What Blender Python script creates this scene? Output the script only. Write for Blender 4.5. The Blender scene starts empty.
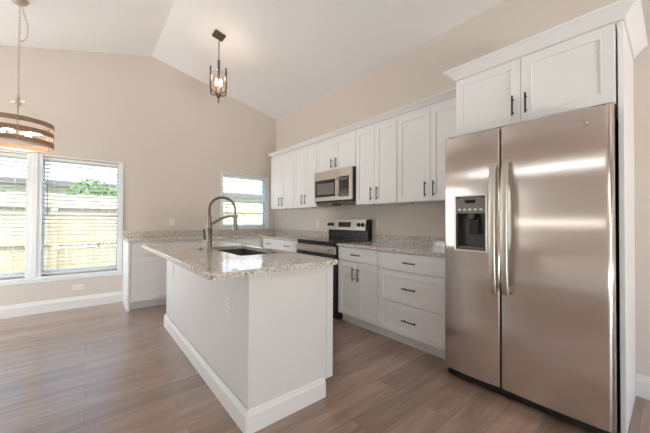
import bpy, bmesh, math, random
from mathutils import Vector, Matrix
random.seed(7)
PI = math.pi
S = bpy.context.scene
COL = S.collection

# ------------------------------------------------------------------ camera
cam_d = bpy.data.cameras.new('camera')
cam = bpy.data.objects.new('camera', cam_d)
COL.objects.link(cam)
F_PX, YAW, PITCH, ROLL = 290.08, math.radians(39.604), math.radians(0.764), math.radians(0.334)
cam_d.sensor_fit = 'HORIZONTAL'
cam_d.sensor_width = 36.0
cam_d.lens = F_PX * 36.0 / 650.0
cam_d.clip_start = 0.02
_f = Vector((math.sin(YAW) * math.cos(PITCH), math.cos(YAW) * math.cos(PITCH), math.sin(PITCH)))
_r = Vector((math.cos(YAW), -math.sin(YAW), 0))
_u = _r.cross(_f)
_r2 = _r * math.cos(ROLL) + _u * math.sin(ROLL)
_u2 = -_r * math.sin(ROLL) + _u * math.cos(ROLL)
cam.matrix_world = Matrix((( _r2.x, _u2.x, -_f.x, -2.905), (_r2.y, _u2.y, -_f.y, -5.054),
                           (_r2.z, _u2.z, -_f.z, 1.1755), (0, 0, 0, 1)))
S.camera = cam

# ------------------------------------------------------------------ exposure, sky, sun, added fill lamps
S.view_settings.view_transform = 'Standard'
S.view_settings.look = 'None'
S.view_settings.gamma = 1
S.view_settings.use_curve_mapping = False
S.view_settings.exposure = 0.22

world = bpy.data.worlds.new('world')
S.world = world
world.use_nodes = True
wn = world.node_tree
wn.nodes.clear()
w_out = wn.nodes.new('ShaderNodeOutputWorld')
w_bg = wn.nodes.new('ShaderNodeBackground')
w_sky = wn.nodes.new('ShaderNodeTexSky')
w_sky.sky_type = 'NISHITA'
w_sky.sun_disc = False
w_sky.sun_elevation = math.radians(58)
w_sky.sun_rotation = math.radians(160)
w_sky.dust_density = 3.0
w_bg.inputs['Strength'].default_value = 1.15
wn.links.new(w_sky.outputs[0], w_bg.inputs['Color'])
wn.links.new(w_bg.outputs[0], w_out.inputs['Surface'])

sun_d = bpy.data.lights.new('sun', 'SUN')
sun_d.energy = 2.0
sun_d.angle = math.radians(1.5)
sun_d.color = (1.0, 0.94, 0.84)
sun = bpy.data.objects.new('sun', sun_d)
COL.objects.link(sun)
sun.rotation_euler = (math.radians(30), 0, math.radians(-14))   # from behind the house, high


def area(name, loc, rot, sx, sy, power, color):
    d = bpy.data.lights.new(name, 'AREA')
    d.shape = 'RECTANGLE'
    d.size = sx
    d.size_y = sy
    d.energy = power
    d.color = color
    o = bpy.data.objects.new(name, d)
    COL.objects.link(o)
    o.location = loc
    o.rotation_euler = rot
    return o


WARM = (1.0, 0.965, 0.93)
# added area lamp behind the unseen nook door, brightening the left side
area('added_nook_fill', (-5.5, -.95, 1.08), (0, -PI / 2, 0), 2.0, 1.25, 46, (1.0, 0.99, 0.97))
# further lamps added outside the unseen openings
area('added_fridge_band_lamp', (-5.46, -3.75, 1.65), (0, -PI / 2, 0), 1.3, 3.7, 115, (1.0, 0.99, 0.97))  # added lamp behind the unseen left window, makes the refrigerator's bright bands
area('added_upfill_nook', (-5.95, -.95, -0.11), (0, PI + math.radians(35), 0), 1.0, 1.25, 150, (1.0, 0.98, 0.96))  # added lamp aimed up through the nook door to fill the ceiling
area('added_upfill_front', (-2.5, -9.65, -0.11), (PI - math.radians(35), 0, 0), 2.6, 1.0, 440, (1.0, 0.98, 0.96))  # added ceiling fill, aimed up through the unseen front door


# ------------------------------------------------------------------ mesh helpers
class MB:
    def __init__(self):
        self.bm = bmesh.new()

    def box(self, x0, x1, y0, y1, z0, z1, bev=0.0, seg=1):
        v = [self.bm.verts.new((x, y, z)) for x in (x0, x1) for y in (y0, y1) for z in (z0, z1)]
        fs = [self.bm.faces.new([v[i] for i in q]) for q in
              ((0, 1, 3, 2), (4, 6, 7, 5), (0, 4, 5, 1), (2, 3, 7, 6), (0, 2, 6, 4), (1, 5, 7, 3))]
        if bev > 0:
            es = list({e for f in fs for e in f.edges})
            bmesh.ops.bevel(self.bm, geom=es, offset=bev, segments=seg, affect='EDGES', profile=0.5)
        return self

    def prism(self, pts, lo, hi, axis='z'):
        """closed polygon extruded along an axis; pts are the other two coordinates in xyz order"""
        def mk(a, b, c):
            return {'x': (c, a, b), 'y': (a, c, b), 'z': (a, b, c)}[axis]
        A = [self.bm.verts.new(mk(a, b, lo)) for a, b in pts]
        B = [self.bm.verts.new(mk(a, b, hi)) for a, b in pts]
        n = len(pts)
        self.bm.faces.new(A[::-1])
        self.bm.faces.new(B)
        for i in range(n):
            self.bm.faces.new((A[i], A[(i + 1) % n], B[(i + 1) % n], B[i]))
        return self

    def tube(self, pts, r, n=10, cap=True, closed=False):
        pts = [Vector(p) for p in pts]
        m = len(pts)
        rr = r if isinstance(r, (list, tuple)) else [r] * m
        rings = []
        up = None
        for i, p in enumerate(pts):
            if closed:
                t = pts[(i + 1) % m] - pts[i - 1]
            else:
                t = pts[min(i + 1, m - 1)] - pts[max(i - 1, 0)]
            t.normalize()
            if up is None:
                up = Vector((0, 0, 1)) if abs(t.z) < 0.9 else Vector((1, 0, 0))
            s = t.cross(up)
            s.normalize()
            up = s.cross(t)
            up.normalize()
            rings.append([self.bm.verts.new(p + (s * math.cos(a) + up * math.sin(a)) * rr[i])
                          for a in [2 * PI * k / n for k in range(n)]])
        for i in range(m if closed else m - 1):
            a, b = rings[i], rings[(i + 1) % m]
            for k in range(n):
                self.bm.faces.new((a[k], a[(k + 1) % n], b[(k + 1) % n], b[k]))
        if cap and not closed:
            self.bm.faces.new(rings[0][::-1])
            self.bm.faces.new(rings[-1])
        return self

    def lathe(self, prof, cx=0, cy=0, n=32, closed=False, axis='z', off=0.0):
        """prof: (radius, height) pairs; closed joins the last to the first (a ring)"""
        rings = []
        for r, h in prof:
            if r < 1e-6:
                rings.append([self.bm.verts.new((cx, cy, h))])
            else:
                rings.append([self.bm.verts.new((cx + r * math.cos(2 * PI * k / n), cy + r * math.sin(2 * PI * k / n), h))
                              for k in range(n)])
        m = len(rings)
        for i in range(m if closed else m - 1):
            a, b = rings[i], rings[(i + 1) % m]
            for k in range(n):
                k2 = (k + 1) % n
                if len(a) == 1 and len(b) == 1:
                    continue
                if len(a) == 1:
                    self.bm.faces.new((a[0], b[k2], b[k]))
                elif len(b) == 1:
                    self.bm.faces.new((a[k], a[k2], b[0]))
                else:
                    self.bm.faces.new((a[k], a[k2], b[k2], b[k]))
        return self

    def cyl(self, c, d, r, h, n=20, r2=None):
        """cylinder from point c along direction d"""
        c, d = Vector(c), Vector(d).normalized()
        return self.tube([c, c + d * h], [r, r if r2 is None else r2], n)

    def sweep(self, prof, path, side=1):
        """profile of (outward, height) swept along an open 2D path (list of xy) with mitred corners"""
        P = [Vector((p[0], p[1])) for p in path]
        nrm = []
        for i in range(len(P) - 1):
            d = (P[i + 1] - P[i]).normalized()
            nrm.append(Vector((-d.y, d.x)) * side)
        rings = []
        for i, p in enumerate(P):
            if i == 0:
                m = nrm[0]
            elif i == len(P) - 1:
                m = nrm[-1]
            else:
                s = (nrm[i - 1] + nrm[i])
                m = s / (1 + nrm[i - 1].dot(nrm[i]))
            rings.append([self.bm.verts.new((p.x + m.x * o, p.y + m.y * o, h)) for o, h in prof])
        n = len(prof)
        for i in range(len(P) - 1):
            for k in range(n):
                k2 = (k + 1) % n
                self.bm.faces.new((rings[i][k], rings[i][k2], rings[i + 1][k2], rings[i + 1][k]))
        self.bm.faces.new(rings[0])
        self.bm.faces.new(rings[-1][::-1])
        return self

    def xform(self, M):
        bmesh.ops.transform(self.bm, matrix=M, verts=self.bm.verts)
        return self

    def done(self, name, mat, smooth=0):
        bmesh.ops.recalc_face_normals(self.bm, faces=self.bm.faces)
        me = bpy.data.meshes.new(name)
        self.bm.to_mesh(me)
        self.bm.free()
        if mat:
            me.materials.append(mat)
        if smooth:
            for p in me.polygons:
                p.use_smooth = True
            try:
                me.set_sharp_from_angle(angle=math.radians(smooth))
            except Exception:
                pass
        return me


WM = {}


def thing(name, label, cat, loc=(0, 0, 0), rotz=0.0, group=None):
    o = bpy.data.objects.new(name, None)
    o.empty_display_size = 0.1
    COL.objects.link(o)
    o.location = loc
    o.rotation_euler = (0, 0, rotz)
    WM[o.name] = Matrix.Translation(loc) @ Matrix.Rotation(rotz, 4, 'Z')
    o['label'] = label
    o['category'] = cat
    if group:
        o['group'] = group
    return o


def part(name, mb, mat, parent, smooth=0, local=False, label=None, root=None):
    """a part (mesh given in world coordinates unless local) under its thing or under another part"""
    r = parent
    while r.parent:
        r = r.parent
    if not local:
        mb.xform(WM[r.name].inverted())
    o = bpy.data.objects.new(name, mb.done(name, mat, smooth))
    COL.objects.link(o)
    o.parent = parent
    if label:
        o['label'] = label
    return o


def single(name, mb, mat, label, cat, loc=(0, 0, 0), group=None, smooth=0):
    mb.xform(Matrix.Translation(loc).inverted())
    o = bpy.data.objects.new(name, mb.done(name, mat, smooth))
    COL.objects.link(o)
    o.location = loc
    o['label'] = label
    o['category'] = cat
    if group:
        o['group'] = group
    return o


def struct(name, mb, mat, parent=None, smooth=0):
    o = bpy.data.objects.new(name, mb.done(name, mat, smooth))
    COL.objects.link(o)
    if parent:
        o.parent = parent
    else:
        o['kind'] = 'structure'
    return o


# ------------------------------------------------------------------ materials
def new_mat(name):
    m = bpy.data.materials.new(name)
    m.use_nodes = True
    nt = m.node_tree
    b = nt.nodes['Principled BSDF']
    return m, nt, b


def coords(nt, scale=(1, 1, 1), kind='Object'):
    tc = nt.nodes.new('ShaderNodeTexCoord')
    mp = nt.nodes.new('ShaderNodeMapping')
    mp.inputs['Scale'].default_value = scale
    nt.links.new(tc.outputs[kind], mp.inputs['Vector'])
    return mp.outputs['Vector']


def paint(name, col, rough=0.6, bump=0.0, bscale=90.0, spec=0.5, var=0.0):
    m, nt, b = new_mat(name)
    b.inputs['Base Color'].default_value = (*col, 1)
    b.inputs['Roughness'].default_value = rough
    b.inputs['Specular IOR Level'].default_value = spec
    vec = coords(nt)
    if bump > 0:
        n = nt.nodes.new('ShaderNodeTexNoise')
        n.inputs['Scale'].default_value = bscale
        n.inputs['Detail'].default_value = 3
        nt.links.new(vec, n.inputs['Vector'])
        bp = nt.nodes.new('ShaderNodeBump')
        bp.inputs['Strength'].default_value = bump
        bp.inputs['Distance'].default_value = 0.003
        nt.links.new(n.outputs['Fac'], bp.inputs['Height'])
        nt.links.new(bp.outputs['Normal'], b.inputs['Normal'])
    if var > 0:
        n2 = nt.nodes.new('ShaderNodeTexNoise')
        n2.inputs['Scale'].default_value = 3.0
        nt.links.new(vec, n2.inputs['Vector'])
        mx = nt.nodes.new('ShaderNodeMix')
        mx.data_type = 'RGBA'
        mx.inputs['A'].default_value = (*[c * (1 - var) for c in col], 1)
        mx.inputs['B'].default_value = (*[min(1, c * (1 + var)) for c in col], 1)
        nt.links.new(n2.outputs['Fac'], mx.inputs['Factor'])
        nt.links.new(mx.outputs['Result'], b.inputs['Base Color'])
    return m


def metal(name, col, rough=0.3, aniso=0.0, tangent=None, grain=None):
    m, nt, b = new_mat(name)
    b.inputs['Base Color'].default_value = (*col, 1)
    b.inputs['Metallic'].default_value = 1.0
    b.inputs['Roughness'].default_value = rough
    if aniso:
        b.inputs['Anisotropic'].default_value = aniso
        tg = nt.nodes.new('ShaderNodeTangent')
        tg.direction_type = 'RADIAL'
        tg.axis = 'Z'
        nt.links.new(tg.outputs['Tangent'], b.inputs['Tangent'])
        b.inputs['Anisotropic Rotation'].default_value = 0.25 if tangent == 'horizontal' else 0.0
    if grain:
        vec = coords(nt, grain)
        n = nt.nodes.new('ShaderNodeTexNoise')
        n.inputs['Scale'].default_value = 1.0
        n.inputs['Detail'].default_value = 2
        nt.links.new(vec, n.inputs['Vector'])
        mr = nt.nodes.new('ShaderNodeMapRange')
        mr.inputs['To Min'].default_value = rough * 0.8
        mr.inputs['To Max'].default_value = rough * 1.2
        nt.links.new(n.outputs['Fac'], mr.inputs['Value'])
        nt.links.new(mr.outputs['Result'], b.inputs['Roughness'])
    return m


def thin_glass(name, tint=(1, 1, 1), refl=0.06, rough=0.02):
    m, nt, b = new_mat(name)
    nt.nodes.remove(b)
    out = nt.nodes['Material Output']
    t = nt.nodes.new('ShaderNodeBsdfTransparent')
    t.inputs['Color'].default_value = (*tint, 1)
    g = nt.nodes.new('ShaderNodeBsdfGlossy')
    g.inputs['Roughness'].default_value = rough
    mx = nt.nodes.new('ShaderNodeMixShader')
    mx.inputs['Fac'].default_value = refl
    nt.links.new(t.outputs[0], mx.inputs[1])
    nt.links.new(g.outputs[0], mx.inputs[2])
    nt.links.new(mx.outputs[0], out.inputs['Surface'])
    return m


def emis(name, col, strength):
    m, nt, b = new_mat(name)
    b.inputs['Base Color'].default_value = (0.9, 0.85, 0.75, 1)
    b.inputs['Emission Color'].default_value = (*col, 1)
    b.inputs['Emission Strength'].default_value = strength
    return m


def floor_material():
    m, nt, b = new_mat('vinyl_plank')
    vec = coords(nt)
    br = nt.nodes.new('ShaderNodeTexBrick')
    br.offset = 0.37
    br.inputs['Scale'].default_value = 1.0
    br.inputs['Brick Width'].default_value = 1.22
    br.inputs['Row Height'].default_value = 0.182
    br.inputs['Mortar Size'].default_value = 0.0012
    br.inputs['Mortar Smooth'].default_value = 0.3
    br.inputs['Bias'].default_value = 0.0
    br.inputs['Color1'].default_value = (0.0, 0.0, 0.0, 1)
    br.inputs['Color2'].default_value = (1.0, 1.0, 1.0, 1)
    br.inputs['Mortar'].default_value = (0.5, 0.5, 0.5, 1)
    nt.links.new(vec, br.inputs['Vector'])
    # per-plank shift of the grain
    sep = nt.nodes.new('ShaderNodeSeparateColor')
    nt.links.new(br.outputs['Color'], sep.inputs['Color'])
    mp = nt.nodes.new('ShaderNodeMapping')
    mp.inputs['Scale'].default_value = (1.1, 9.0, 1.0)
    nt.links.new(vec, mp.inputs['Vector'])
    add = nt.nodes.new('ShaderNodeVectorMath')
    add.operation = 'ADD'
    comb = nt.nodes.new('ShaderNodeCombineXYZ')
    mul = nt.nodes.new('ShaderNodeMath')
    mul.operation = 'MULTIPLY'
    mul.inputs[1].default_value = 17.0
    nt.links.new(sep.outputs[0], mul.inputs[0])
    nt.links.new(mul.outputs[0], comb.inputs['Z'])
    nt.links.new(mp.outputs['Vector'], add.inputs[0])
    nt.links.new(comb.outputs[0], add.inputs[1])
    n1 = nt.nodes.new('ShaderNodeTexNoise')
    n1.inputs['Scale'].default_value = 1.6
    n1.inputs['Detail'].default_value = 6
    n1.inputs['Roughness'].default_value = 0.62
    n1.inputs['Distortion'].default_value = 0.6
    nt.links.new(add.outputs[0], n1.inputs['Vector'])
    ramp = nt.nodes.new('ShaderNodeValToRGB')
    e = ramp.color_ramp.elements
    e[0].position, e[0].color = 0.30, (*FLOOR_DARK, 1)
    e[1].position, e[1].color = 0.72, (*FLOOR_LIGHT, 1)
    k = ramp.color_ramp.elements.new(0.5)
    k.color = (*FLOOR_MID, 1)
    nt.links.new(n1.outputs['Fac'], ramp.inputs['Fac'])
    hs = nt.nodes.new('ShaderNodeMix')
    hs.data_type = 'RGBA'
    hs.blend_type = 'MULTIPLY'
    hs.inputs['Factor'].default_value = 1.0
    tone = nt.nodes.new('ShaderNodeValToRGB')
    te = tone.color_ramp.elements
    te[0].position, te[0].color = 0.0, (0.80, 0.79, 0.78, 1)
    te[1].position, te[1].color = 1.0, (1.12, 1.11, 1.10, 1)
    nt.links.new(sep.outputs[0], tone.inputs['Fac'])
    nt.links.new(ramp.outputs['Color'], hs.inputs['A'])
    nt.links.new(tone.outputs['Color'], hs.inputs['B'])
    seam = nt.nodes.new('ShaderNodeMix')
    seam.data_type = 'RGBA'
    seam.inputs['B'].default_value = (0.10, 0.075, 0.055, 1)
    nt.links.new(br.outputs['Fac'], seam.inputs['Factor'])
    nt.links.new(hs.outputs['Result'], seam.inputs['A'])
    nt.links.new(seam.outputs['Result'], b.inputs['Base Color'])
    b.inputs['Roughness'].default_value = 0.34
    b.inputs['Coat Weight'].default_value = 0.9
    b.inputs['Coat Roughness'].default_value = 0.22
    b.inputs['Specular IOR Level'].default_value = 0.5
    bp = nt.nodes.new('ShaderNodeBump')
    bp.inputs['Strength'].default_value = 0.12
    bp.inputs['Distance'].default_value = 0.002
    nt.links.new(n1.outputs['Fac'], bp.inputs['Height'])
    nt.links.new(bp.outputs['Normal'], b.inputs['Normal'])
    return m


def granite(name):
    m, nt, b = new_mat(name)
    vec = coords(nt)
    n1 = nt.nodes.new('ShaderNodeTexNoise')
    n1.inputs['Scale'].default_value = 48
    n1.inputs['Detail'].default_value = 5
    nt.links.new(vec, n1.inputs['Vector'])
    r1 = nt.nodes.new('ShaderNodeValToRGB')
    e = r1.color_ramp.elements
    e[0].position, e[0].color = 0.33, (0.42, 0.36, 0.315, 1)
    e[1].position, e[1].color = 0.62, (0.68, 0.63, 0.575, 1)
    k = e.new(0.46)
    k.color = (0.58, 0.525, 0.47, 1)
    nt.links.new(n1.outputs['Fac'], r1.inputs['Fac'])

    def speck(scale, lo, hi, col, prev):
        v = nt.nodes.new('ShaderNodeTexVoronoi')
        v.inputs['Scale'].default_value = scale
        nt.links.new(vec, v.inputs['Vector'])
        sp = nt.nodes.new('ShaderNodeSeparateColor')
        nt.links.new(v.outputs['Color'], sp.inputs['Color'])
        rr = nt.nodes.new('ShaderNodeValToRGB')
        rr.color_ramp.interpolation = 'LINEAR'
        q = rr.color_ramp.elements
        q[0].position, q[0].color = lo, (0, 0, 0, 1)
        q[1].position, q[1].color = hi, (1, 1, 1, 1)
        nt.links.new(sp.outputs[0], rr.inputs['Fac'])
        mx = nt.nodes.new('ShaderNodeMix')
        mx.data_type = 'RGBA'
        mx.inputs['B'].default_value = (*col, 1)
        nt.links.new(rr.outputs['Color'], mx.inputs['Factor'])
        nt.links.new(prev, mx.inputs['A'])
        return mx.outputs['Result']
    c = speck(120, 0.88, 0.92, (0.12, 0.095, 0.08), r1.outputs['Color'])
    c = speck(90, 0.80, 0.9, (0.46, 0.37, 0.31), c)
    c = speck(150, 0.80, 0.86, (0.82, 0.80, 0.76), c)
    nt.links.new(c, b.inputs['Base Color'])
    b.inputs['Roughness'].default_value = 0.09
    b.inputs['Specular IOR Level'].default_value = 0.6
    return m


def wood(name, c0, c1, scale=(3, 3, 30), rough=0.5):
    m, nt, b = new_mat(name)
    vec = coords(nt, scale)
    n = nt.nodes.new('ShaderNodeTexNoise')
    n.inputs['Scale'].default_value = 3
    n.inputs['Detail'].default_value = 5
    nt.links.new(vec, n.inputs['Vector'])
    r = nt.nodes.new('ShaderNodeValToRGB')
    r.color_ramp.elements[0].position, r.color_ramp.elements[0].color = 0.3, (*c0, 1)
    r.color_ramp.elements[1].position, r.color_ramp.elements[1].color = 0.7, (*c1, 1)
    nt.links.new(n.outputs['Fac'], r.inputs['Fac'])
    nt.links.new(r.outputs['Color'], b.inputs['Base Color'])
    b.inputs['Roughness'].default_value = rough
    return m


FLOOR_DARK, FLOOR_MID, FLOOR_LIGHT = (0.235, 0.148, 0.108), (0.325, 0.216, 0.163), (0.42, 0.296, 0.232)
M_WALL = paint('beige_wall_paint', (0.70, 0.628, 0.562), 0.7, 0.35, 60)
M_CEIL = paint('white_ceiling_paint', (0.83, 0.81, 0.79), 0.8, 0.45, 45)
M_TRIM = paint('white_trim_paint', (0.82, 0.79, 0.76), 0.4)
M_CAB = paint('white_cabinet_paint', (0.87, 0.86, 0.855), 0.38)
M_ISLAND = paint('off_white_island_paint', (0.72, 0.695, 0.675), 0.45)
M_FLOOR = floor_material()
M_GRAN = granite('speckled_granite')
M_BLACK = paint('matte_black_metal', (0.018, 0.016, 0.015), 0.42)
M_STEEL = metal('brushed_stainless_steel', (0.66, 0.595, 0.55), 0.19, 1.0, 'vertical', None)
M_STEEL2 = metal('satin_stainless_steel', (0.62, 0.57, 0.51), 0.38)
M_NICKEL = metal('brushed_nickel', (0.27, 0.235, 0.195), 0.32)
M_CHROME = metal('chrome', (0.85, 0.85, 0.85), 0.12)
M_DGREY = paint('dark_grey_plastic', (0.05, 0.046, 0.043), 0.4)
M_GREYPL = paint('grey_metallic_plastic', (0.17, 0.155, 0.14), 0.35)
M_BGLASS = paint('black_glass', (0.012, 0.011, 0.011), 0.06, spec=0.6)
M_BENAM = paint('black_enamel', (0.016, 0.015, 0.015), 0.25)
M_VINYL = paint('white_vinyl_frame', (0.83, 0.86, 0.87), 0.35)
M_PLATE = paint('white_plastic', (0.84, 0.82, 0.79), 0.35)
M_GLASS = thin_glass('window_glass', (0.96, 0.98, 0.98), 0.03)
M_SHADEGL = thin_glass('clear_shade_glass', (0.98, 0.95, 0.93), 0.07, 0.05)
M_BRONZE = metal('oil_rubbed_bronze', (0.17, 0.125, 0.095), 0.45)
M_BWOOD = wood('stained_wood_band', (0.26, 0.15, 0.095), (0.42, 0.26, 0.17), (4, 4, 30))
M_BRASSW = metal('champagne_metal', (0.62, 0.55, 0.46), 0.35)
M_BULB = emis('glowing_bulb', (1.0, 0.78, 0.56), 9)
M_FENCE = wood('pale_fence_wood', (0.40, 0.345, 0.22), (0.54, 0.475, 0.33), (6, 6, 1), 0.8)
M_LEAF = paint('green_leaves', (0.12, 0.22, 0.05), 0.6, var=0.35)
M_BARK = paint('brown_bark', (0.16, 0.11, 0.07), 0.8, 0.5, 30)
M_GRASS = paint('grass_ground', (0.20, 0.24, 0.10), 0.9, 0.6, 30, var=0.3)
M_STUCCO = paint('pale_stucco', (0.82, 0.78, 0.68), 0.85, 0.4, 30)
M_FASCIA = paint('dark_brown_fascia', (0.10, 0.085, 0.07), 0.6)
M_ROOF = paint('pale_shingle_roof', (0.62, 0.60, 0.58), 0.85, 0.6, 25)
M_CONC = paint('concrete_slab', (0.5, 0.48, 0.45), 0.8, 0.3, 20)


def slat_material():
    m, nt, b = new_mat('white_blind_slat')
    nt.nodes.remove(b)
    out = nt.nodes['Material Output']
    d = nt.nodes.new('ShaderNodeBsdfDiffuse')
    d.inputs['Color'].default_value = (0.84, 0.85, 0.84, 1)
    t = nt.nodes.new('ShaderNodeBsdfTranslucent')
    t.inputs['Color'].default_value = (0.88, 0.89, 0.89, 1)
    mx = nt.nodes.new('ShaderNodeMixShader')
    mx.inputs['Fac'].default_value = 0.5
    nt.links.new(d.outputs[0], mx.inputs[1])
    nt.links.new(t.outputs[0], mx.inputs[2])
    nt.links.new(mx.outputs[0], out.inputs['Surface'])
    return m


M_SLAT = slat_material()

# ------------------------------------------------------------------ room shell
XL, YF = -5.2, -8.8                 # left wall, front wall (behind the camera)
RX, RZ = -2.154, 3.650              # ridge
SL_R = (3.650 - 3.173) / 2.154
SL_L = (3.650 - 3.133) / (4.0 - 2.154)


def ceil_z(x):
    return RZ - (x - RX) * SL_R if x > RX else RZ - (RX - x) * SL_L


WT = 0.2
# window openings in the back wall: x0,x1,z0,z1
WA = (-4.30, -3.42, 0.455, 1.965)
WB = (-3.355, -2.502, 0.455, 1.965)
WC = (-1.075, -0.165, 1.035, 1.99)


def wall_grid(mb, u0, u1, z0, z1, holes, w0, w1, axis):
    us = sorted({u0, u1, *[h[0] for h in holes], *[h[1] for h in holes]})
    zs = sorted({z0, z1, *[h[2] for h in holes], *[h[3] for h in holes]})
    bm = mb.bm
    cache = {}

    def V(u, w, z):
        k = (round(u, 5), round(w, 5), round(z, 5))
        if k not in cache:
            cache[k] = bm.verts.new((u, w, z) if axis == 'x' else (w, u, z))
        return cache[k]

    def solid(i, j):
        if i < 0 or j < 0 or i >= len(us) - 1 or j >= len(zs) - 1:
            return False
        cu, cz = (us[i] + us[i + 1]) / 2, (zs[j] + zs[j + 1]) / 2
        return not any(h[0] < cu < h[1] and h[2] < cz < h[3] for h in holes)
    for i in range(len(us) - 1):
        for j in range(len(zs) - 1):
            if not solid(i, j):
                continue
            a, b, c, d = us[i], us[i + 1], zs[j], zs[j + 1]
            for w in (w0, w1):
                bm.faces.new((V(a, w, c), V(b, w, c), V(b, w, d), V(a, w, d)))
            if not solid(i - 1, j):
                bm.faces.new((V(a, w0, c), V(a, w1, c), V(a, w1, d), V(a, w0, d)))
            if not solid(i + 1, j):
                bm.faces.new((V(b, w0, c), V(b, w1, c), V(b, w1, d), V(b, w0, d)))
            if not solid(i, j - 1):
                bm.faces.new((V(a, w0, c), V(b, w0, c), V(b, w1, c), V(a, w1, c)))
            if not solid(i, j + 1):
                bm.faces.new((V(a, w0, d), V(b, w0, d), V(b, w1, d), V(a, w1, d)))
    return mb


ZG = 2.6
GAB = [(XL - WT, ZG), (WT, ZG), (WT, ceil_z(WT) + .02), (RX, RZ + .02), (XL - WT, ceil_z(XL - WT) + .02)]
mb = MB()
wall_grid(mb, XL - WT, WT, -0.1, ZG, [WA, WB, WC], 0.0, WT, 'x')
mb.prism(GAB, 0.0, WT, 'y')
struct('wall_back', mb, M_WALL)
mb = MB()
FD = (-3.9, -1.1, 0.0, 2.08)
wall_grid(mb, XL - WT, WT, -0.1, ZG, [FD], YF - WT, YF, 'x')
mb.prism(GAB, YF - WT, YF, 'y')
struct('wall_front', mb, M_WALL)
mb = MB()
mb.box(0.0, WT, YF + 0.001, -0.001, -0.1, ceil_z(0) + 0.03)
struct('wall_right', mb, M_WALL)
mb = MB()
ND = (-1.60, -0.30, 0.0, 2.08)
LW = (-5.50, -2.00, 1.13, 2.22)
wall_grid(mb, YF + 0.001, -0.001, -0.1, ceil_z(XL) + 0.03, [ND, LW], XL - WT, XL, 'y')
struct('wall_left', mb, M_WALL)
mb = MB()
mb.box(XL - WT, WT, YF - WT, WT, -0.1, 0.0)
struct('floor', mb, M_FLOOR)
mb = MB()
e = .3
mb.prism([(WT + .1, ceil_z(WT + .1)), (RX, RZ), (XL - WT - .1, ceil_z(XL - WT - .1)),
          (XL - WT - .1, ceil_z(XL - WT - .1) + .15), (RX, RZ + .15), (WT + .1, ceil_z(WT + .1) + .15)], YF - e, e, 'y')
struct('ceiling', mb, M_CEIL)

BB = [(0.0, 0.0), (0.016, 0.0), (0.016, 0.105), (0.0125, 0.118), (0.009, 0.124), (0.0075, 0.138), (0.003, 0.148), (0.0, 0.148)]
struct('baseboard_back', MB().sweep(BB, [(XL, -0.0005), (-2.4815, -0.0005)], -1), M_TRIM)
struct('baseboard_right', MB().sweep(BB, [(-0.0005, -4.8765), (-0.0005, YF)], -1), M_TRIM)
struct('baseboard_left', MB().sweep(BB, [(XL + .0005, YF), (XL + .0005, -1.61)], -1), M_TRIM)


# windows --------------------------------------------------------------
def window(name, W, mid, recess=0.10):
    x0, x1, z0, z1 = W
    y = recess
    fr = MB()
    t = 0.024
    fr.box(x0, x0 + t, y, y + .07, z0, z1, .003).box(x1 - t, x1, y, y + .07, z0, z1, .003)
    fr.box(x0 + t, x1 - t, y, y + .07, z0, z0 + t, .003).box(x0 + t, x1 - t, y, y + .07, z1 - t, z1, .003)
    root = struct(name, fr, M_VINYL)
    a0, a1, b0, b1 = x0 + t, x1 - t, z0 + t, z1 - t
    s = .027
    lo = MB()
    yl = y + .012
    lo.box(a0, a0 + s, yl, yl + .025, b0, mid + s / 2, .002).box(a1 - s, a1, yl, yl + .025, b0, mid + s / 2, .002)
    lo.box(a0 + s, a1 - s, yl, yl + .025, b0, b0 + s, .002).box(a0 + s, a1 - s, yl - .004, yl + .025, mid - s / 2, mid + s / 2, .002)
    ls = struct('lower_sash', lo, M_VINYL, root)
    up = MB()
    yu = y + .040
    up.box(a0, a0 + s, yu, yu + .025, mid - s / 2, b1, .002).box(a1 - s, a1, yu, yu + .025, mid - s / 2, b1, .002)
    up.box(a0 + s, a1 - s, yu, yu + .025, b1 - s, b1, .002).box(a0 + s, a1 - s, yu, yu + .025, mid - s / 2, mid + s / 2, .002)
    us = struct('upper_sash', up, M_VINYL, root)
    struct('pane', MB().box(a0 + s, a1 - s, yl + .010, yl + .014, b0 + s, mid - s / 2), M_GLASS, ls)
    struct('pane', MB().box(a0 + s, a1 - s, yu + .010, yu + .014, mid + s / 2, b1 - s), M_GLASS, us)
    return root


window('window_1', WA, 1.22)
window('window_2', WB, 1.22)
window('window_3', WC, 1.52)
# sill boards, mullion post and jamb linings
struct('trim_1', MB().box(-4.36, -2.4875, -0.022, 0.099, 0.412, 0.452, .006).box(-4.34, -2.4875, -0.014, -0.0005, 0.385, 0.412, .003), M_VINYL)
struct('trim_2', MB().box(-3.462, -3.319, -0.006, -0.0005, 0.4535, 1.985, .002).box(-3.4145, -3.361, -0.014, -0.0065, 0.4535, 1.99, .002), M_VINYL)
struct('trim_3', MB().box(-2.546, -2.4875, -0.012, -0.0005, 0.4535, 1.985, .003)
       .box(-4.34, -3.4625, -0.012, -0.0005, 1.966, 1.984, .003).box(-3.3185, -2.5465, -0.012, -0.0005, 1.966, 1.984, .003), M_VINYL)
struct('trim_4', MB().box(-1.10, -0.14, -0.02, 0.099, 1.0055, 1.033, .005).box(-.222, -.150, -0.010, -0.0005, 1.034, 2.005, .002)
       .box(-1.09, -1.045, -0.010, -0.0005, 1.034, 2.005, .002).box(-1.0445, -.2225, -0.010, -0.0005, 1.985, 2.005, .002), M_VINYL)


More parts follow.
